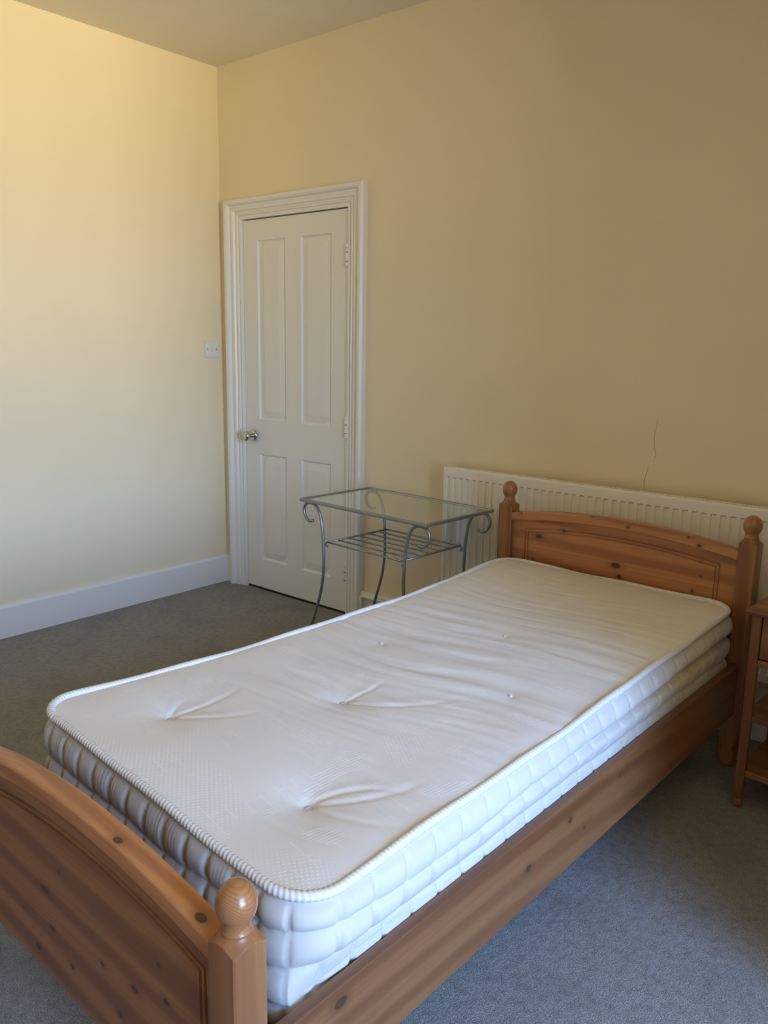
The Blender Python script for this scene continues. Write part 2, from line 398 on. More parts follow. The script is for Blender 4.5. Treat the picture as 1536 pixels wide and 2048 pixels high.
# ---- door_1
door = structure(bpy.data.objects.new('door_1', None)); C.objects.link(door); door.location = (DX0, 0, 0)
DW = DX1 - DX0
def panel_depth(x, z, rects):
    """moulded panel: ogee slope down, flat border, slope up to a raised field"""
    for (a, b, c, d) in rects:
        e = min(x - a, b - x, z - c, d - z)
        if e > 0:
            if e < .006: return -.002 + .009 * (e / .006)
            if e < .012: return .007 + .003 * (e - .006) / .006
            if e < .050: return .010 - .009 * ((e - .012) / .038)
            return .001
    return 0.0
rects = [(.108, .322, .957, 1.89), (.434, .648, .957, 1.89), (.108, .322, .174, .772), (.434, .648, .174, .772)]
def lines(a, b, edges):
    L = {round(a, 5), round(b, 5)}
    for e, sgn in edges:
        for o in (0, .0015, .006, .012, .050, .0505): L.add(round(e + sgn * o, 5))
    return sorted(L)
xs = lines(0, DW, [(.108, 1), (.322, -1), (.434, 1), (.648, -1)])
zs = lines(DZ0, DZ1, [(.957, 1), (1.89, -1), (.174, 1), (.772, -1)])
bm = bmesh.new()
g = [[bm.verts.new((x, panel_depth(x, z, rects), z)) for x in xs] for z in zs]
for j in range(len(zs) - 1):
    for i in range(len(xs) - 1): bm.faces.new((g[j][i], g[j][i + 1], g[j + 1][i + 1], g[j + 1][i]))
bk = [bm.verts.new(p) for p in ((0, .04, DZ0), (DW, .04, DZ0), (DW, .04, DZ1), (0, .04, DZ1))]
bm.faces.new(bk[::-1])
bm.faces.new([g[0][i] for i in range(len(xs))][::-1] + [bk[0], bk[1]])
bm.faces.new([g[-1][i] for i in range(len(xs))] + [bk[2], bk[3]])
bm.faces.new([g[j][0] for j in range(len(zs))] + [bk[3], bk[0]])
bm.faces.new([g[j][-1] for j in range(len(zs))][::-1] + [bk[1], bk[2]])
leaf = link('door_leaf', bm, M_door, door, loc=(0, .004, 0))
# dark void behind the gaps round the leaf
bm = bmesh.new(); box(bm, -.011, DW + .007, .060, .075, 0, DZ1 + .009)
link('door_backing', bm, M_dark, door)
bm = bmesh.new(); box(bm, -.011, DW + .007, .003, .055, 0.0, .010)
link('threshold', bm, M_dark, door)
for zc in (1.781, .967, .218):
    h = .052
    bm = bmesh.new()
    box(bm, DW - .017, DW - .0005, -.004, .006, zc - h, zc + h)
    box(bm, DW + .0008, DW + .014, -.0125, -.0055, zc - h, zc + h)
    hinge = link('hinge', bm, M_white, door, bevel=.0008)
    bm = bmesh.new()
    for a, b in ((-1, -.62), (-.58, -.2), (-.16, .2), (.24, .6), (.64, 1)):
        lathe(bm, [(.0035, zc + a * h), (.0065, zc + a * h + .002), (.0065, zc + b * h - .002), (.0035, zc + b * h)], 12, (DW, -.0115))
    link('hinge_knuckle', bm, M_white, hinge, smooth=False)
    bm = bmesh.new()
    for a in (-.6, .22): lathe(bm, [(.0060, zc + a * h - .0016), (.0060, zc + a * h + .0016)], 12, (DW, -.0115))
    link('hinge_pin', bm, M_screw, hinge)
KX, KZ = .242 - DX0, .868
bm = bmesh.new()
lathe(bm, [(.0305, .004), (.0315, -.001), (.029, -.006), (.020, -.009), (.016, -.011)], 32, (KX, KZ), 'y')
rose = link('door_handle', bm, M_chrome, door, smooth=True)
bm = bmesh.new()
lathe(bm, [(.010, -.009), (.0095, -.024), (.013, -.030), (.022, -.036), (.0275, -.046), (.0285, -.055), (.026, -.062), (.018, -.067), (.006, -.069)], 32, (KX, KZ), 'y')
link('knob', bm, M_chrome, rose, smooth=True)

# ================================================================= SWITCH
sw = thing('light_switch', 'square white plastic light switch on the left wall beside the door frame', 'light switch', (0, -.083, 1.327))
bm = bmesh.new(); box(bm, 0.0005, .009, -.045, .045, -.044, .044); link('switch_plate', bm, M_plastic, sw, bevel=.002)
bm = bmesh.new()
v = [bm.verts.new(p) for p in ((.0085, -.006, -.0125), (.0085, .006, -.0125), (.0085, .006, .0125), (.0085, -.006, .0125), (.0155, -.006, -.0115), (.0155, .006, -.0115), (.0105, .006, .0125), (.0105, -.006, .0125))]
for f in ((0, 3, 2, 1), (4, 5, 6, 7), (0, 1, 5, 4), (1, 2, 6, 5), (2, 3, 7, 6), (3, 0, 4, 7)): bm.faces.new([v[i] for i in f])
link('rocker', bm, M_plastic, sw)
for y in (-.030, .030):
    bm = bmesh.new(); lathe(bm, [(.0032, .0085), (.0032, .0098), (.0015, .0102)], 12, (y, 0), 'x'); link('screw', bm, M_screw, sw)

# ================================================================= RADIATOR
rad = thing('radiator', 'long white ribbed panel radiator fixed to the wall behind the bed headboard', 'radiator', (1.609, 0, .25))
RL, RHt = 1.62, .602
xs = {0.0, RL}; gw = .0105
gx = [.0235 + .0334 * i for i in range(int((RL - .03) / .0334))]
for c0 in gx:
    for o_ in (-gw, -gw + .003, gw - .003, gw): xs.add(round(c0 + o_, 5))
xs = sorted(xs)
zs = [0, .004, .030, .036, .556, .563, .594, .600, .602]
def rdep(x, z):
    d = 0
    if .032 < z < .560:
        for c0 in gx:
            e = abs(x - c0)
            if e < gw - .002: d = .0075
    return d
bm = bmesh.new()
g = []
for z in zs:
    row = []
    for x in xs:
        rolled = .004 if z in (0, .602) else (.001 if z in (.004, .600) else 0)
        row.append(bm.verts.new((x, -.098 + rdep(x, z) + rolled, z)))
    g.append(row)
for j in range(len(zs) - 1):
    for i in range(len(xs) - 1): bm.faces.new((g[j][i], g[j][i + 1], g[j + 1][i + 1], g[j + 1][i]))
bk = [bm.verts.new(p) for p in ((0, -.086, 0), (RL, -.086, 0), (RL, -.086, .602), (0, -.086, .602))]
bm.faces.new(bk[::-1]); m_ = len(xs)
bm.faces.new([g[0][i] for i in range(m_)][::-1] + [bk[0], bk[1]]); bm.faces.new([g[-1][i] for i in range(m_)] + [bk[2], bk[3]])
bm.faces.new([g[j][0] for j in range(len(zs))] + [bk[3], bk[0]]); bm.faces.new([g[j][-1] for j in range(len(zs))][::-1] + [bk[1], bk[2]])
link('front_panel', bm, M_rad, rad)
bm = bmesh.new(); box(bm, 0, RL, -.040, -.030, .02, .59); link('rear_panel', bm, M_rad, rad)
for x in (0, RL):
    bm = bmesh.new(); box(bm, x - .0015, x + .0015, -.0855, -.012, .025, .598); link('side_panel', bm, M_rad, rad, bevel=.0006)
bm = bmesh.new()
box(bm, .003, RL - .003, -.0855, -.082, .588, .597); box(bm, .003, RL - .003, -.0285, -.025, .588, .597)
for i in range(100):
    x = .008 + i * (RL - .016) / 99.0; box(bm, x - .002, x + .002, -.082, -.0285, .590, .596)
link('top_grille', bm, M_rad, rad)
for x in (.25, 1.37):
    bm = bmesh.new(); box(bm, x - .015, x + .015, -.030, -.0005, .08, .55); link('wall_bracket', bm, M_rad, rad)
bm = bmesh.new()
lathe(bm, [(.009, -.002), (.012, -.01), (.012, -.03), (.009, -.032), (.009, -.040), (.015, -.042), (.015, -.062), (.012, -.066)], 20, (-.06, .045), 'x')
tube(bm, [(-.045, -.06, .045), (-.045, -.06, -.06), (-.045, -.06, -.085)], .0075, 12)
lathe(bm, [(.014, .045), (.016, .05), (.016, .075), (.012, .085)], 20, (-.045, -.06))
link('valve', bm, M_white, rad, smooth=False)

# ================================================================= HEATING PIPE
pipe = thing('heating_pipe', 'thin white painted pipe with an elbow running along the skirting beside the door frame', 'pipe', (1.083, -.038, 0))
bm = bmesh.new()
tube(bm, smooth_path([(0, 0, .001), (0, 0, .06), (0, 0, .118), (.004, 0, .134), (.018, 0, .141), (.05, 0, .141)], 6), .0075, 12)
tube(bm, [(.05, 0, .141), (.12, 0, .140), (.481, 0, .132), (.481, -.022, .132), (.481, -.022, .165)], .0055, 12)
link('pipe_run', bm, M_white, pipe, smooth=True)
bm = bmesh.new()
tube(bm, smooth_path([(0, 0, .112), (.0005, 0, .128), (.008, 0, .139), (.022, 0, .1415), (.086, 0, .1415)], 6), .0108, 14)
tube(bm, [(.083, 0, .1415), (.094, 0, .1415)], .0125, 14)
link('elbow_fitting', bm, M_white, pipe, smooth=False)

# ================================================================= BED
PSI = -.019
BL, BW = 2.085, .913
bed = thing('bed_frame', 'knotty pine single bed frame with ball finials, its arched headboard against the radiator', 'bed', (2.033, -.24, 0), PSI)
HZ, FZ = .822, .618
def post(x, y, zball, knots=(), q=.0295):
    zs_ = zball - .061                    # shoulder (corner tips)
    bm = bmesh.new(); n = 64; rings = []
    def R(z):
        if z < .006: return .024 + (z / .006) * .004
        if z < .050: return .028 + .008 * math.sin((z - .006) / .044 * PI * .62)
        if z < .075: return .0345 - .002 * math.sin((z - .05) / .025 * PI)
        if z < .10: return .0345 + (z - .075) / .025 * .010
        return 1.0
    H = [0, .003, .006] + [.006 + .0055 * i for i in range(1, 9)] + [.056, .062, .068, .075, .083, .09, .1, .101, zs_ - .1, zs_]
    for z in H:
        rings.append((z, R(z)))
    for i in range(1, 13):                # cove cut by the lathe: shoulder -> neck
        t = i / 12; rings.append((zs_ + .0225 * t, 1.4142 * q - (1.4142 * q - .0215) * math.sin(t * PI / 2) ** 1.5))
    vs = []
    for z, r in rings:
        ring = []
        for j in range(n):
            a = 2 * PI * (j + .5) / n; ca, sa = math.cos(a), math.sin(a)
            sq = q / max(abs(ca), abs(sa)); rr_ = min(sq, r)
            ring.append(bm.verts.new((x + rr_ * ca, y + rr_ * sa, z)))
        vs.append(ring)
    for A, B in zip(vs, vs[1:]):
        for j in range(n): bm.faces.new((A[j], A[(j + 1) % n], B[(j + 1) % n], B[j]))
    bm.faces.new(vs[0][::-1]); bm.faces.new(vs[-1])
    p = link('post', bm, pine('pine_post', 2, knots, off=x * 3 + y, tone=.86), bed)
    bm = bmesh.new()
    z0 = zs_ + .0215
    pr = [(.0210, z0), (.0228, z0 + .0015), (.0228, z0 + .0035), (.0195, z0 + .007)]
    rb, hb = .0295, .0335
    zc = zball + .002
    for i in range(1, 22):
        t = -PI / 2 + .72 + (PI - .72) * i / 21
        pr.append((max(rb * math.cos(t), .0005), zc + hb * math.sin(t)))
    lathe(bm, pr, 48, (x, y))
    fm = finial_mat()
    link('finial', bm, fm, p, smooth=True)
    return p
_fm = []
def finial_mat():
    if _fm: return _fm[0]
    m = mat('pine_turned', (0.42, 0.2, 0.08), 0.3, coat=.35); k = N(m)
    wv = k.n('ShaderNodeTexWave', wave_type='RINGS', rings_direction='Y'); k.l(k.tc.outputs['Object'], wv.inputs[0])
    mp = k.n('ShaderNodeMapping'); k.l(k.tc.outputs['Object'], mp.inputs[0]); k.l(mp.outputs[0], wv.inputs[0])
    mp.inputs['Location'].default_value = (-.913, 0, -.60); wv.inputs['Scale'].default_value = 95; wv.inputs['Distortion'].default_value = .6
    c = k.mix(k.math('MULTIPLY', k.rng(wv.outputs['Fac'], .2, .9), .45), (0.37, 0.165, 0.066), (0.22, 0.088, 0.032))
    k.col(c); _fm.append(m); return m
post(0, 0, HZ); post(BW, 0, HZ); post(0, -BL, FZ); post(BW, -BL, FZ)

def arched_board(name, x0, x1, zb, ztop, yf, yb, groove, m, parent, gx0=None, gx1=None, goff=.05, facing=-1):
    """board with an arched top; groove = shallow line round the raised field on the face at yf"""
    xs = set(round(x0 + (x1 - x0) * i / 48, 5) for i in range(49))
    if groove:
        for c0, sg in ((gx0, 1), (gx1, -1)):
            for o_ in (0, .0015, .005, .0065, .012, .0135, .017, .0185): xs.add(round(c0 + sg * o_, 5))
    xs = sorted(xs)
    offs = [0, goff, goff + .0015, goff + .005, goff + .0065, goff + .012, goff + .0135, goff + .017, goff + .0185] if groove else [0]
    def dep(x, off):
        if not groove: return 0
        e = min(x - gx0, gx1 - x, off - goff)
        if .001 < e < .0055: return .004
        if .0125 < e < .0175: return .004
        return 0
    bm = bmesh.new(); g = []
    for off in offs + [None]:
        row = []
        for x in xs:
            z = zb(x) if off is None else ztop(x) - off
            d = dep(x, 9 if off is None else off)
            row.append(bm.verts.new((x, yf - facing * d, z)))
        g.append(row)
    for a in range(len(g) - 1):
        for i in range(len(xs) - 1): bm.faces.new((g[a + 1][i], g[a + 1][i + 1], g[a][i + 1], g[a][i]))
    bt = [bm.verts.new((x, yb, ztop(x))) for x in xs]; bb = [bm.verts.new((x, yb, zb(x))) for x in xs]
    for i in range(len(xs) - 1):
        bm.faces.new((bb[i], bt[i], bt[i + 1], bb[i + 1])); bm.faces.new((g[0][i], g[0][i + 1], bt[i + 1], bt[i])); bm.faces.new((g[-1][i], bb[i], bb[i + 1], g[-1][i + 1]))
    for i in (0, len(xs) - 1):
        bm.faces.new([r[i] for r in g] + [bb[i], bt[i]])
    return link(name, bm, m, parent)
def arch(zend, zmid):
    def f(x):
        t = (x - BW / 2) / (BW / 2 - .03); return zmid - (zmid - zend) * (abs(t) ** 2)
    return f
def board_cap(name, zt, th, y0, y1, m):
    xs = [.0290 + (BW - .058) * i / 40 for i in range(41)]
    bm = bmesh.new(); rg = []
    b = .004
    for x in xs:
        z = zt(x)
        rg.append([bm.verts.new((x, y, zz)) for y, zz in ((y0, z - th), (y0, z - b), (y0 + b * .35, z - b * .3), (y0 + b, z), (y1 - b, z), (y1 - b * .35, z - b * .3), (y1, z - b), (y1, z - th))])
    for A, B in zip(rg, rg[1:]):
        for j in range(8): bm.faces.new((A[j], A[(j + 1) % 8], B[(j + 1) % 8], B[j]))
    bm.faces.new(rg[0][::-1]); bm.faces.new(rg[-1])
    return link(name, bm, m, bed)
ht = arch(.740, .776)
hk = [((.147, -.012, .661), .011, 1.6), ((.249, -.012, .700), .008, 1.5), ((.122, -.012, .568), .006, 1.2), ((.29, -.012, .554), .005, 1.2),
      ((.464, -.012, .607), .013, 1.8), ((.480, -.012, .569), .009, 1.4), ((.761, -.012, .678), .006, 1.0), ((.767, -.012, .629), .006, 1.0), ((.744, -.012, .573), .007, 1.1), ((.624, -.012, .549), .005, 1.1)]
hc = [((.071, -.025, .743), .005, 1.2), ((.369, -.022, .775), .006, 1.6), ((.507, -.025, .757), .006, 1.3), ((.759, -.025, .735), .007, 1.4), ((.72, -.025, .757), .005, 1.3)]
hp = arched_board('headboard', .029, BW - .029, lambda x: .26, lambda x: ht(x) - .028, -.010, .010, True, pine('pine_headboard', 0, hk, 2.1, 1.2), bed, .083, BW - .083, .036)
board_cap('headboard_rail', ht, .030, -.026, .020, pine('pine_headboard_cap', 0, hc, 4.3, 1.3))
ft = arch(.548, .600)
YF = -BL
fk = [((x, YF - .012, z), r_, s_) for x, z, r_, s_ in ((.417, .434, .005, 1.2), (.358, .370, .009, 2.2), (.260, .282, .005, 1.2), (.377, .298, .007, 1.8), (.313, .224, .008, 1.3),
      (.446, .255, .007, 1.2), (.555, .323, .006, 1.5), (.655, .333, .008, 1.8), (.746, .365, .006, 1.8), (.604, .254, .008, 1.4), (.729, .421, .005, 1.3))]
fc = [((.628, -2.095, .594), .009, 1.5), ((.838, -2.090, .562), .011, 1.4)]
arched_board('footboard', .029, BW - .029, lambda x: .185, lambda x: ft(x) - .028, YF - .010, YF + .010, True, pine('pine_footboard_shaded', 0, fk, 6.6, .80), bed, .060, BW - .060, .040)  # darker pine tone carries the shade on this front face
board_cap('footboard_rail', ft, .030, YF - .021, YF + .021, pine('pine_footboard_cap_lit', 0, fc, 8.2, 1.32))  # same pine made lighter, daylight on the cap put into its colour
rk = [((.925, y, z), r_, s_) for y, z, r_, s_ in ((-1.89, .336, .012, 1.5), (-1.317, .282, .010, 1.2), (-1.14, .315, .008, 1.3), (-1.066, .261, .005, 1.0), (-.889, .324, .006, 1.0), (-1.69, .372, .006, 1.6), (-.556, .218, .006, 1.2))]
for sgn, kn in ((0, ()), (1, rk)):
    bm = bmesh.new()
    x0, x1 = (BW - .012, BW + .012) if sgn else (-.012, .012)
    box(bm, x0, x1, -BL + .0295, -.0295, .190, .366)
    link('side_rail', bm, pine('pine_rail', 1, kn, 1.0 + 3 * sgn, .62), bed, bevel=.003)
for x0, x1 in ((.013, .035), (BW - .035, BW - .0125)):
    bm = bmesh.new(); box(bm, x0, x1, -BL + .035, -.035, .25, .285); link('slat_ledge', bm, pine('pine_ledge', 1, (), 9.0), bed)
sm = pine('pine_slat', 0, (), 5.0)
for i in range(13):
    bm = bmesh.new(); yy = -.13 - i * (BL - .26) / 12; box(bm, .015, BW - .0145, yy - .035, yy + .035, .2855, .303)
    link('slat', bm, sm, bed)

# ================================================================= MATTRESS
matt = thing('mattress', 'bare white damask mattress with tufted top and quilted sides on the pine bed', 'mattress', (0, 0, 0))
FL, FR, HL, HR = Vector((2.010, -2.168, .570)), Vector((2.928, -2.238, .552)), Vector((2.062, -.300, .566)), Vector((2.928, -.285, .552))
THK = .238
def bow(b):   # the long far side is pulled inwards
    return .040 * math.sin(PI * min(max(b, 0), 1)) ** 1.0
def F(a, b):
    p = FL * (1 - a) * (1 - b) + FR * a * (1 - b) + HL * (1 - a) * b + HR * a * b
    p = p + Vector((bow(b) * (1 - a), 0, -.012 * math.sin(PI * min(max(b, 0), 1)) * (1 - a)))
    p.z += -.006 * math.sin(PI * min(max(b, 0), 1)) * a
    return p
Wm, Lm, RC = .90, 1.92, .085
TUFT = [(.238, .108, .026, 1.0), (.47, .285, .022, .9), (.765, .105, .029, 1.05), (.79, .440, .006, .45), (.52, .612, .006, .4), (.27, .455, .006, .4), (.25, .79, .004, .3), (.76, .79, .004, .3)]
def fract_noise(x, y, seed=0):
    from mathutils import noise
    return noise.noise(Vector((x, y, seed * 7.31)))
RADIALS = {0: [(2.3, .08, .10), (1.15, .20, .16), (.35, .20, .12), (3.3, .14, .08)],
           1: [(1.2, .16, .14), (.12, .30, .15), (3.0, .14, .12)],
           2: [(1.30, .21, .20), (.50, .24, .12), (-.15, .20, .12), (3.2, .12, .14)]}
def height(u, v):
    """relief of the top, u across (m), v along from the foot (m)"""
    h = 0.0
    e = min(u, Wm - u, v, Lm - v)
    h += .0065 * (1 - math.exp(-max(e, 0) / .030)) + .0015
    h += .0045 * fract_noise(u * 3.0, v * 3.2, 1)
    for i, (a, b, d, sft) in enumerate(TUFT):
        du, dv = u - a * Wm, v - b * Lm; r = math.hypot(du, dv)
        h -= d * (.30 * math.exp(-(r / .013) ** 2) + .70 * math.exp(-(r / (.068 * (.45 + .55 * sft))) ** 1.15))
        if i in RADIALS and r < .35:
            th = math.atan2(dv, du)
            for ang, ln, wd in RADIALS[i]:
                dd = (th - ang + PI) % (2 * PI) - PI
                cr = dd + 1.0 * (r / .2) * .45 * (1 if ang > 1.2 else -1)
                wdt = .035 + .0035 / max(r, .01)
                h -= .0038 * math.exp(-(cr / wdt) ** 2) * min(r / .02, 1) * max(0, 1 - r / ln) ** .8
                h += .0013 * math.exp(-((cr - wdt * 2.2) / (wdt * 1.8)) ** 2) * min(r / .02, 1) * max(0, 1 - r / ln)
    # transverse slack folds across the middle
    env = math.exp(-((v - .98) / .34) ** 2) * min(1, max(0, (u - .06) / .15)) * min(1, max(0, (Wm - u) / .10))
    warp = .055 * math.sin(u * 4.1 + .4) + .05 * fract_noise(u * 2.4, v * 2.2, 3) + .10 * (u / Wm - .5) ** 2
    ph = (v + warp)
    a1 = abs(math.sin(PI * ph / .088 + 1.3 * fract_noise(u * 1.6, v * 2.0, 5)))
    a2 = max(0, .45 + 1.3 * fract_noise(u * 3.1, v * 9.0, 9))
    h += env * .0047 * (a1 ** 2 - .5) * min(a2 * 1.2, 1.3)
    env2 = math.exp(-((v - .95) / .62) ** 2)
    n2 = fract_noise(u * 2.6, (v + warp) * 21, 11)
    h -= env2 * .0052 * max(0, n2 - .06)
    n3 = fract_noise(u * 6.0, (v + warp) * 34, 14)
    h -= (.25 + .75 * env2) * .0042 * max(0, n3 - .12) * (1 if e > .05 else max(e, 0) / .05)
    return h
NU = 200
vs_ = []
for i in range(15): t = i / 14 * PI / 2; vs_.append(RC * (1 - math.cos(t)) if False else RC * (1 - math.cos(t)))
nv = 380
vs_ += [RC + (Lm - 2 * RC) * i / nv for i in range(1, nv)]
vs_ += [Lm - RC * (1 - math.cos(PI / 2 - i / 14 * PI / 2)) for i in range(15)]
def halfinset(v):
    d = min(v, Lm - v)
    if d >= RC: return 0.0
    return RC - math.sqrt(max(0, RC * RC - (RC - d) ** 2))
bm = bmesh.new(); uvl = bm.loops.layers.uv.new('UVMap'); g = []; UVS = {}
for v in vs_:
    ins = halfinset(v); row = []
    for i in range(NU + 1):
        u = ins + (Wm - 2 * ins) * i / NU
        p = F(u / Wm, v / Lm); p.z += height(u, v)
        q = bm.verts.new(p); UVS[q] = (u, v); row.append(q)
    g.append(row)
for j in range(len(g) - 1):
    for i in range(NU):
        f = bm.faces.new((g[j][i], g[j][i + 1], g[j + 1][i + 1], g[j + 1][i]))
        for lp in f.loops: lp[uvl].uv = UVS[lp.vert]
link('top_panel', bm, M_top, matt, smooth=True)
# perimeter in (u,v), outward normals
def perim(n_side=None, step=.005):
    P = []
    def seg(a, b, nrm):
        L = math.dist(a, b); k_ = max(2, int(L / step))
        for i in range(k_): P.append((a[0] + (b[0] - a[0]) * i / k_, a[1] + (b[1] - a[1]) * i / k_, nrm[0], nrm[1]))
    def arc(cx, cy, a0):
        k_ = int(RC * PI / 2 / step)
        for i in range(k_):
            t = a0 + PI / 2 * i / k_; P.append((cx + RC * math.cos(t), cy + RC * math.sin(t), math.cos(t), math.sin(t)))
    seg((RC, 0), (Wm - RC, 0), (0, -1)); arc(Wm - RC, RC, -PI / 2)
    seg((Wm, RC), (Wm, Lm - RC), (1, 0)); arc(Wm - RC, Lm - RC, 0)
    seg((Wm - RC, Lm), (RC, Lm), (0, 1)); arc(RC, Lm - RC, PI / 2)
    seg((0, Lm - RC), (0, RC), (-1, 0)); arc(RC, RC, PI)
    return P
PER = perim(step=.0045)
def outward(i):
    a = PER[i - 1]; b = PER[(i + 1) % len(PER)]
    pa = F(a[0] / Wm, a[1] / Lm); pb = F(b[0] / Wm, b[1] / Lm); t = (pb - pa); t.z = 0; t.normalize()
    return Vector((t.y, -t.x, 0))
OUT = [outward(i) for i in range(len(PER))]
BASE = [F(p[0] / Wm, p[1] / Lm) for p in PER]
arcl = [0.0]
for i in range(1, len(PER)): arcl.append(arcl[-1] + math.dist(PER[i][:2], PER[i - 1][:2]))
QA, QB, QC = -.066, -.128, -.191
def side_off(i, z, rnd=0):
    """outward offset of the border at height z (0 top .. -THK)"""
    u, v, nx, ny = PER[i]; s = arcl[i]
    right = max(0, nx)
    b = v / Lm
    wob = .004 * math.sin(s * 9.0) + .003 * math.sin(s * 23 + 1)
    c_ = max(0.0, 1 - math.hypot(Wm - u, v) / .32)           # 1 at the near corner
    if ny < -.5 or (v < RC and u < Wm / 2): l_ = max(0, min(1, (Wm - .15 - u) / .6)); qa, qb, qc = -.070 - .018 * l_, -.136 - .012 * l_, -.200
    else: qa, qb, qc = -.074, -.152, -.212
    qa = qa * (1 - c_) - .058 * c_; qb = qb * (1 - c_) - .119 * c_; qc = qc * (1 - c_) - .186 * c_
    rows = [-.014, qa + wob, qb + wob * .8, qc + wob * .6, -THK + .006]
    for a, c in zip(rows, rows[1:]):
        if c <= z <= a:
            t = (a - z) / (a - c); break
    else: t = 0.0; a, c = rows[0], rows[1]
    row = rows.index(a) if a in rows else 0
    puff = .0155 * (max(math.sin(PI * t), 0)) ** .55
    sp = .078 if right > .5 else .066
    ph = ((s + .012 * row + .010 * math.sin(s * 3.1 + row)) / sp) % 1.0
    d = min(ph, 1 - ph) * sp
    puff *= (1 - .70 * math.exp(-(d / .0055) ** 1.3))
    # fine gathers under the tape
    if row == 0: puff += .0017 * math.sin(s * 620 + 2 * math.sin(s * 40)) * (1 - t) * (.5 + .5 * math.sin(s * 31)) * 1.1
    base = -.004 + .006 * math.sin(PI * min(1, -z / THK))
    # deep fold along the upper seam of the near long side, growing towards the headboard
    if right > .5 or (nx > .2 and v > 1):
        amt = min(1, max(0, (b - .18) / .42)) * max(0, min(1, (1.03 - b) / .06))
        zf = qa - .002
        base -= .020 * amt * math.exp(-((z - zf) / .011) ** 2)
        base += .004 * amt * math.exp(-((z - zf - .035) / .02) ** 2)
    return base + puff
NT = 64
bm = bmesh.new(); rings = []
for i, p in enumerate(PER):
    col = []
    for t in range(NT + 1):
        z = -.004 - (THK - .004) * t / NT
        b_ = BASE[i] + OUT[i] * side_off(i, z) + Vector((0, 0, z))
        bz = .306
        # the underside lies flat on the slats: compress heights a little
        top = BASE[i].z; b_.z = bz + (b_.z - (top - THK)) * ((top - bz) / THK)
        # the lower part is held between the side rails
        kk = min(1, max(0, (.475 - b_.z) / .095)); kk = kk * kk * (3 - 2 * kk)
        xl = 2.033 + .019 * (b_.y + .24) + .018; xr = 2.033 + .019 * (b_.y + .24) + BW - .0135
        bx = BASE[i].x + OUT[i].x * .004
        b_.x -= kk * max(0, bx - (xr - .0080)); b_.x += kk * max(0, (xl + .0125) - bx)
        if b_.z < .385: b_.x = min(max(b_.x, xl), xr)
        col.append(bm.verts.new(b_))
    rings.append(col)
for i in range(len(PER)):
    A, B = rings[i], rings[(i + 1) % len(PER)]
    for t in range(NT): bm.faces.new((A[t], A[t + 1], B[t + 1], B[t]))
bm.faces.new([r_[-1] for r_ in rings])
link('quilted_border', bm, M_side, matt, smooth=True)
def piping(name, zoff, r, inward):
    bm = bmesh.new(); n = 8; rg = []; K = 4; M = len(PER)
    for i in range(M):
        i2 = (i + 1) % M
        for q_ in range(K):
            f = q_ / K
            s = arcl[i] + .0045 * f
            b_ = BASE[i].lerp(BASE[i2], f); o_ = OUT[i].lerp(OUT[i2], f).normalized()
            zz = b_.z + zoff + .0025 * math.sin(s * 7.3) + .0015 * math.sin(s * 19)
            c = Vector((b_.x, b_.y, zz)) - o_ * inward
            ring = []
            for j in range(n):
                a = 2 * PI * j / n
                rr_ = r * (1 + .085 * math.sin(2 * PI * s / .0095 + a * 1.6))
                ring.append(bm.verts.new(c + o_ * (rr_ * 1.05 * math.cos(a)) + Vector((0, 0, rr_ * math.sin(a)))))
            rg.append(ring)
    for A, B in zip(rg, rg[1:] + rg[:1]):
        for j in range(n): bm.faces.new((A[j], A[(j + 1) % n], B[(j + 1) % n], B[j]))
    return link(name, bm, M_tape, matt, smooth=True)
piping('piping', .001, .0085, .002)
bmt = None
for i, (a, b, d, sft) in enumerate(TUFT[:6]):
    u, v = a * Wm, b * Lm; p = F(a, b); p.z += height(u, v) + .001
    bm = bmesh.new()
    rad_ = .0115 if i == 2 else (.010 if i < 2 else .0045)
    lathe(bm, [(rad_ * .9, p.z - .002), (rad_, p.z + .001), (rad_ * .8, p.z + .0035), (rad_ * .35, p.z + .0042), (.0006, p.z + .0030)], 20, (p.x, p.y))
    box(bm, p.x - rad_ * .12, p.x + rad_ * .12, p.y - rad_ * .9, p.y + rad_ * .9, p.z + .001, p.z + .0052)
    link('tuft', bm, M_side, matt, smooth=False)
# shift the children so the empty stands at the mattress's base on the bed
matt.location = (2.48, -1.26, .306)
for ch in matt.children: ch.location = (-2.48, 1.26, -.306)

# ================================================================= GLASS SIDE TABLE
tb = thing('side_table', 'grey metal side table with glass top, slatted shelf and curled legs beside the door', 'table', (1.5575, -.370, 0), -.055)
TA, TBh, TZ = .356, .215, .720
bm = bmesh.new()
b_ = .0065
for x0, x1, y0, y1 in ((-TA, TA, -TBh, -TBh + .013), (-TA, TA, TBh - .013, TBh), (-TA, -TA + .013, -TBh + .013, TBh - .013), (TA - .013, TA, -TBh + .013, TBh - .013)):
    box(bm, x0, x1, y0, y1, TZ - .014, TZ)
link('table_frame', bm, M_steel, tb, bevel=.0025)
bm = bmesh.new(); box(bm, -TA + .0135, TA - .0135, -TBh + .0135, TBh - .0135, TZ - .008, TZ - .003)
link('glass_top', bm, M_glass, tb)
for sy in (-1, 1):
    bm = bmesh.new(); box(bm, -TA + .014, TA - .014, sy * (TBh - .0145) - .003, sy * (TBh - .0145) + .003, TZ - .0135, TZ - .0085)
    link('glass_support', bm, M_steel, tb)
legp = [(.296, .628), (.318, .6215), (.338, .631), (.351, .650), (.353, .674), (.341, .694), (.318, .701), (.290, .699), (.267, .683), (.250, .652), (.240, .612), (.234, .570), (.230, .500), (.229, .440), (.236, .370), (.249, .310), (.270, .245), (.297, .170), (.326, .090), (.360, .004)]
LY = .190
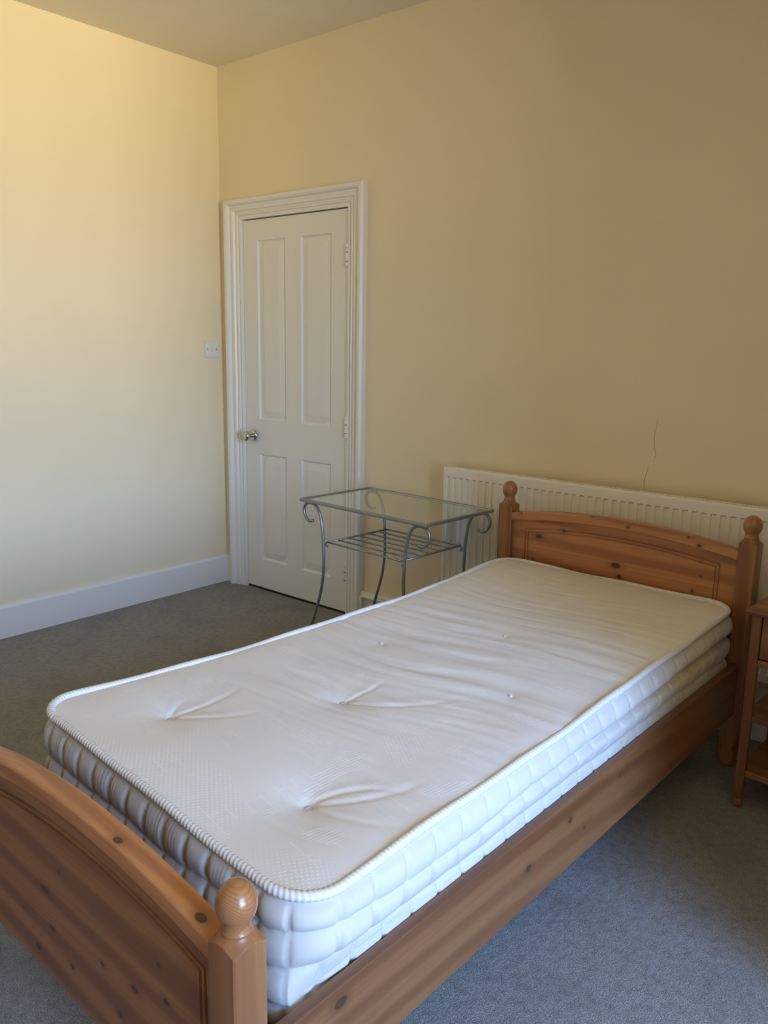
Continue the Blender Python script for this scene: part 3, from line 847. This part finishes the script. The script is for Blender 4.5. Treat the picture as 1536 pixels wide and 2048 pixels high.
for sx in (-1, 1):
    for sy in (-1, 1):
        bm = bmesh.new()
        pts = smooth_path([(sx * u, sy * (LY + (.012 * max(0, (.45 - z) / .45) ** 2)), z) for u, z in legp], 6)
        tube(bm, pts, .0065, 12)
        lg = link('leg', bm, M_steel, tb, smooth=True)
        bm = bmesh.new(); box(bm, sx * .317 - .026, sx * .317 + .026, sy * LY - .009, sy * (LY) + .009, .7045, .7075)
        link('mounting_plate', bm, M_steel, lg)
bm = bmesh.new(); SX, SY, SZ = .212, .183, .545
r_ = .0042
tube(bm, [(-SX, -SY, SZ), (-SX, SY, SZ)], r_, 10); tube(bm, [(SX, -SY, SZ), (SX, SY, SZ)], r_, 10)
for i in range(7):
    y = -SY + 2 * SY * i / 6; tube(bm, [(-SX, y, SZ), (SX, y, SZ)], r_ * .92, 10)
sh = link('slatted_shelf', bm, M_steel, tb, smooth=True)
for sx in (-1, 1):
    for sy in (-1, 1):
        bm = bmesh.new()
        tube(bm, smooth_path([(sx * SX, sy * SY, SZ), (sx * (SX + .008), sy * SY, SZ - .004), (sx * (SX + .010), sy * SY, SZ - .014), (sx * (SX + .004), sy * SY, SZ - .020), (sx * (SX - .001), sy * SY, SZ - .014)], 5), .0035, 8)
        link('shelf_hook', bm, M_steel, sh, smooth=True)

# ================================================================= BEDSIDE TABLE
M_ns1 = pine('pine_bedside', 2, (), 12.0, .72); M_ns0 = pine('pine_bedside_rail', 0, (), 15.0, .72)
ns = thing('bedside_table', 'small orange pine bedside table with drawer and open shelves right of the headboard', 'bedside table', (3.028, -.545, 0), -.045)
NW, ND, NH = .40, .33, .64
bm = bmesh.new()
rg = []
for off, z in ((.010, NH - .022), (.002, NH - .020), (0, NH - .012), (.003, NH - .006), (.010, NH - .002), (.013, NH)):
    rg.append([bm.verts.new(p) for p in ((off, off, z), (NW - off, off, z), (NW - off, ND - off, z), (off, ND - off, z))])
for A, B in zip(rg, rg[1:]):
    for j in range(4): bm.faces.new((A[j], A[(j + 1) % 4], B[(j + 1) % 4], B[j]))
bm.faces.new(rg[0][::-1]); bm.faces.new(rg[-1])
link('top', bm, M_ns0, ns)
for x in (.030, NW - .030):
    for y in (.030, ND - .030):
        bm = bmesh.new(); n = 24; vs = []
        def RN(z):
            if z < .004: return .008
            if z < .030: return .010 + .005 * math.sin((z - .004) / .026 * PI)
            if z < .10: return .0105 + (z - .03) / .07 * .010
            return 1
        for z in [0, .004, .010, .017, .024, .030, .045, .07, .10, .101, NH - .0225]:
            ring = []
            for j in range(n):
                a = 2 * PI * (j + .5) / n; q = .0135 / max(abs(math.cos(a)), abs(math.sin(a))); rr_ = min(q, RN(z))
                ring.append(bm.verts.new((x + rr_ * math.cos(a), y + rr_ * math.sin(a), z)))
            vs.append(ring)
        for A, B in zip(vs, vs[1:]):
            for j in range(n): bm.faces.new((A[j], A[(j + 1) % n], B[(j + 1) % n], B[j]))
        bm.faces.new(vs[0][::-1]); bm.faces.new(vs[-1])
        link('leg', bm, M_ns1, ns)
for z0, z1 in ((.285, .305), (.108, .128)):
    bm = bmesh.new(); box(bm, .0175, NW - .0175, .0445, ND - .0445, z0, z1 - .001)
    box(bm, .0440, NW - .0440, .0200, .0445, z0 + .001, z1); link('shelf', bm, M_ns0, ns, bevel=.002)
bm = bmesh.new(); box(bm, .0440, NW - .0440, .020, .040, .462, .482); link('drawer_rail', bm, M_ns0, ns, bevel=.002)
for x in (.020, NW - .034):
    bm = bmesh.new(); box(bm, x, x + .014, .0440, ND - .0440, .462, NH - .0225); link('side_panel', bm, M_ns1, ns)
bm = bmesh.new(); box(bm, .044, NW - .044, ND - .036, ND - .024, .462, NH - .0225); link('back_panel', bm, M_ns1, ns)
bm = bmesh.new(); box(bm, .046, NW - .046, .022, .038, .486, NH - .026)
dr = link('drawer', bm, M_ns0, ns, bevel=.003)
bm = bmesh.new()
box(bm, .058, NW - .058, .0175, .0215, .497, NH - .037); link('drawer_panel', bm, M_ns0, dr, bevel=.0035)
bm = bmesh.new(); lathe(bm, [(.008, .0170), (.007, .010), (.013, .002), (.014, -.004), (.009, -.008), (.002, -.009)], 24, (NW / 2, .555), 'y'); link('knob', bm, M_ns1, dr, smooth=True)
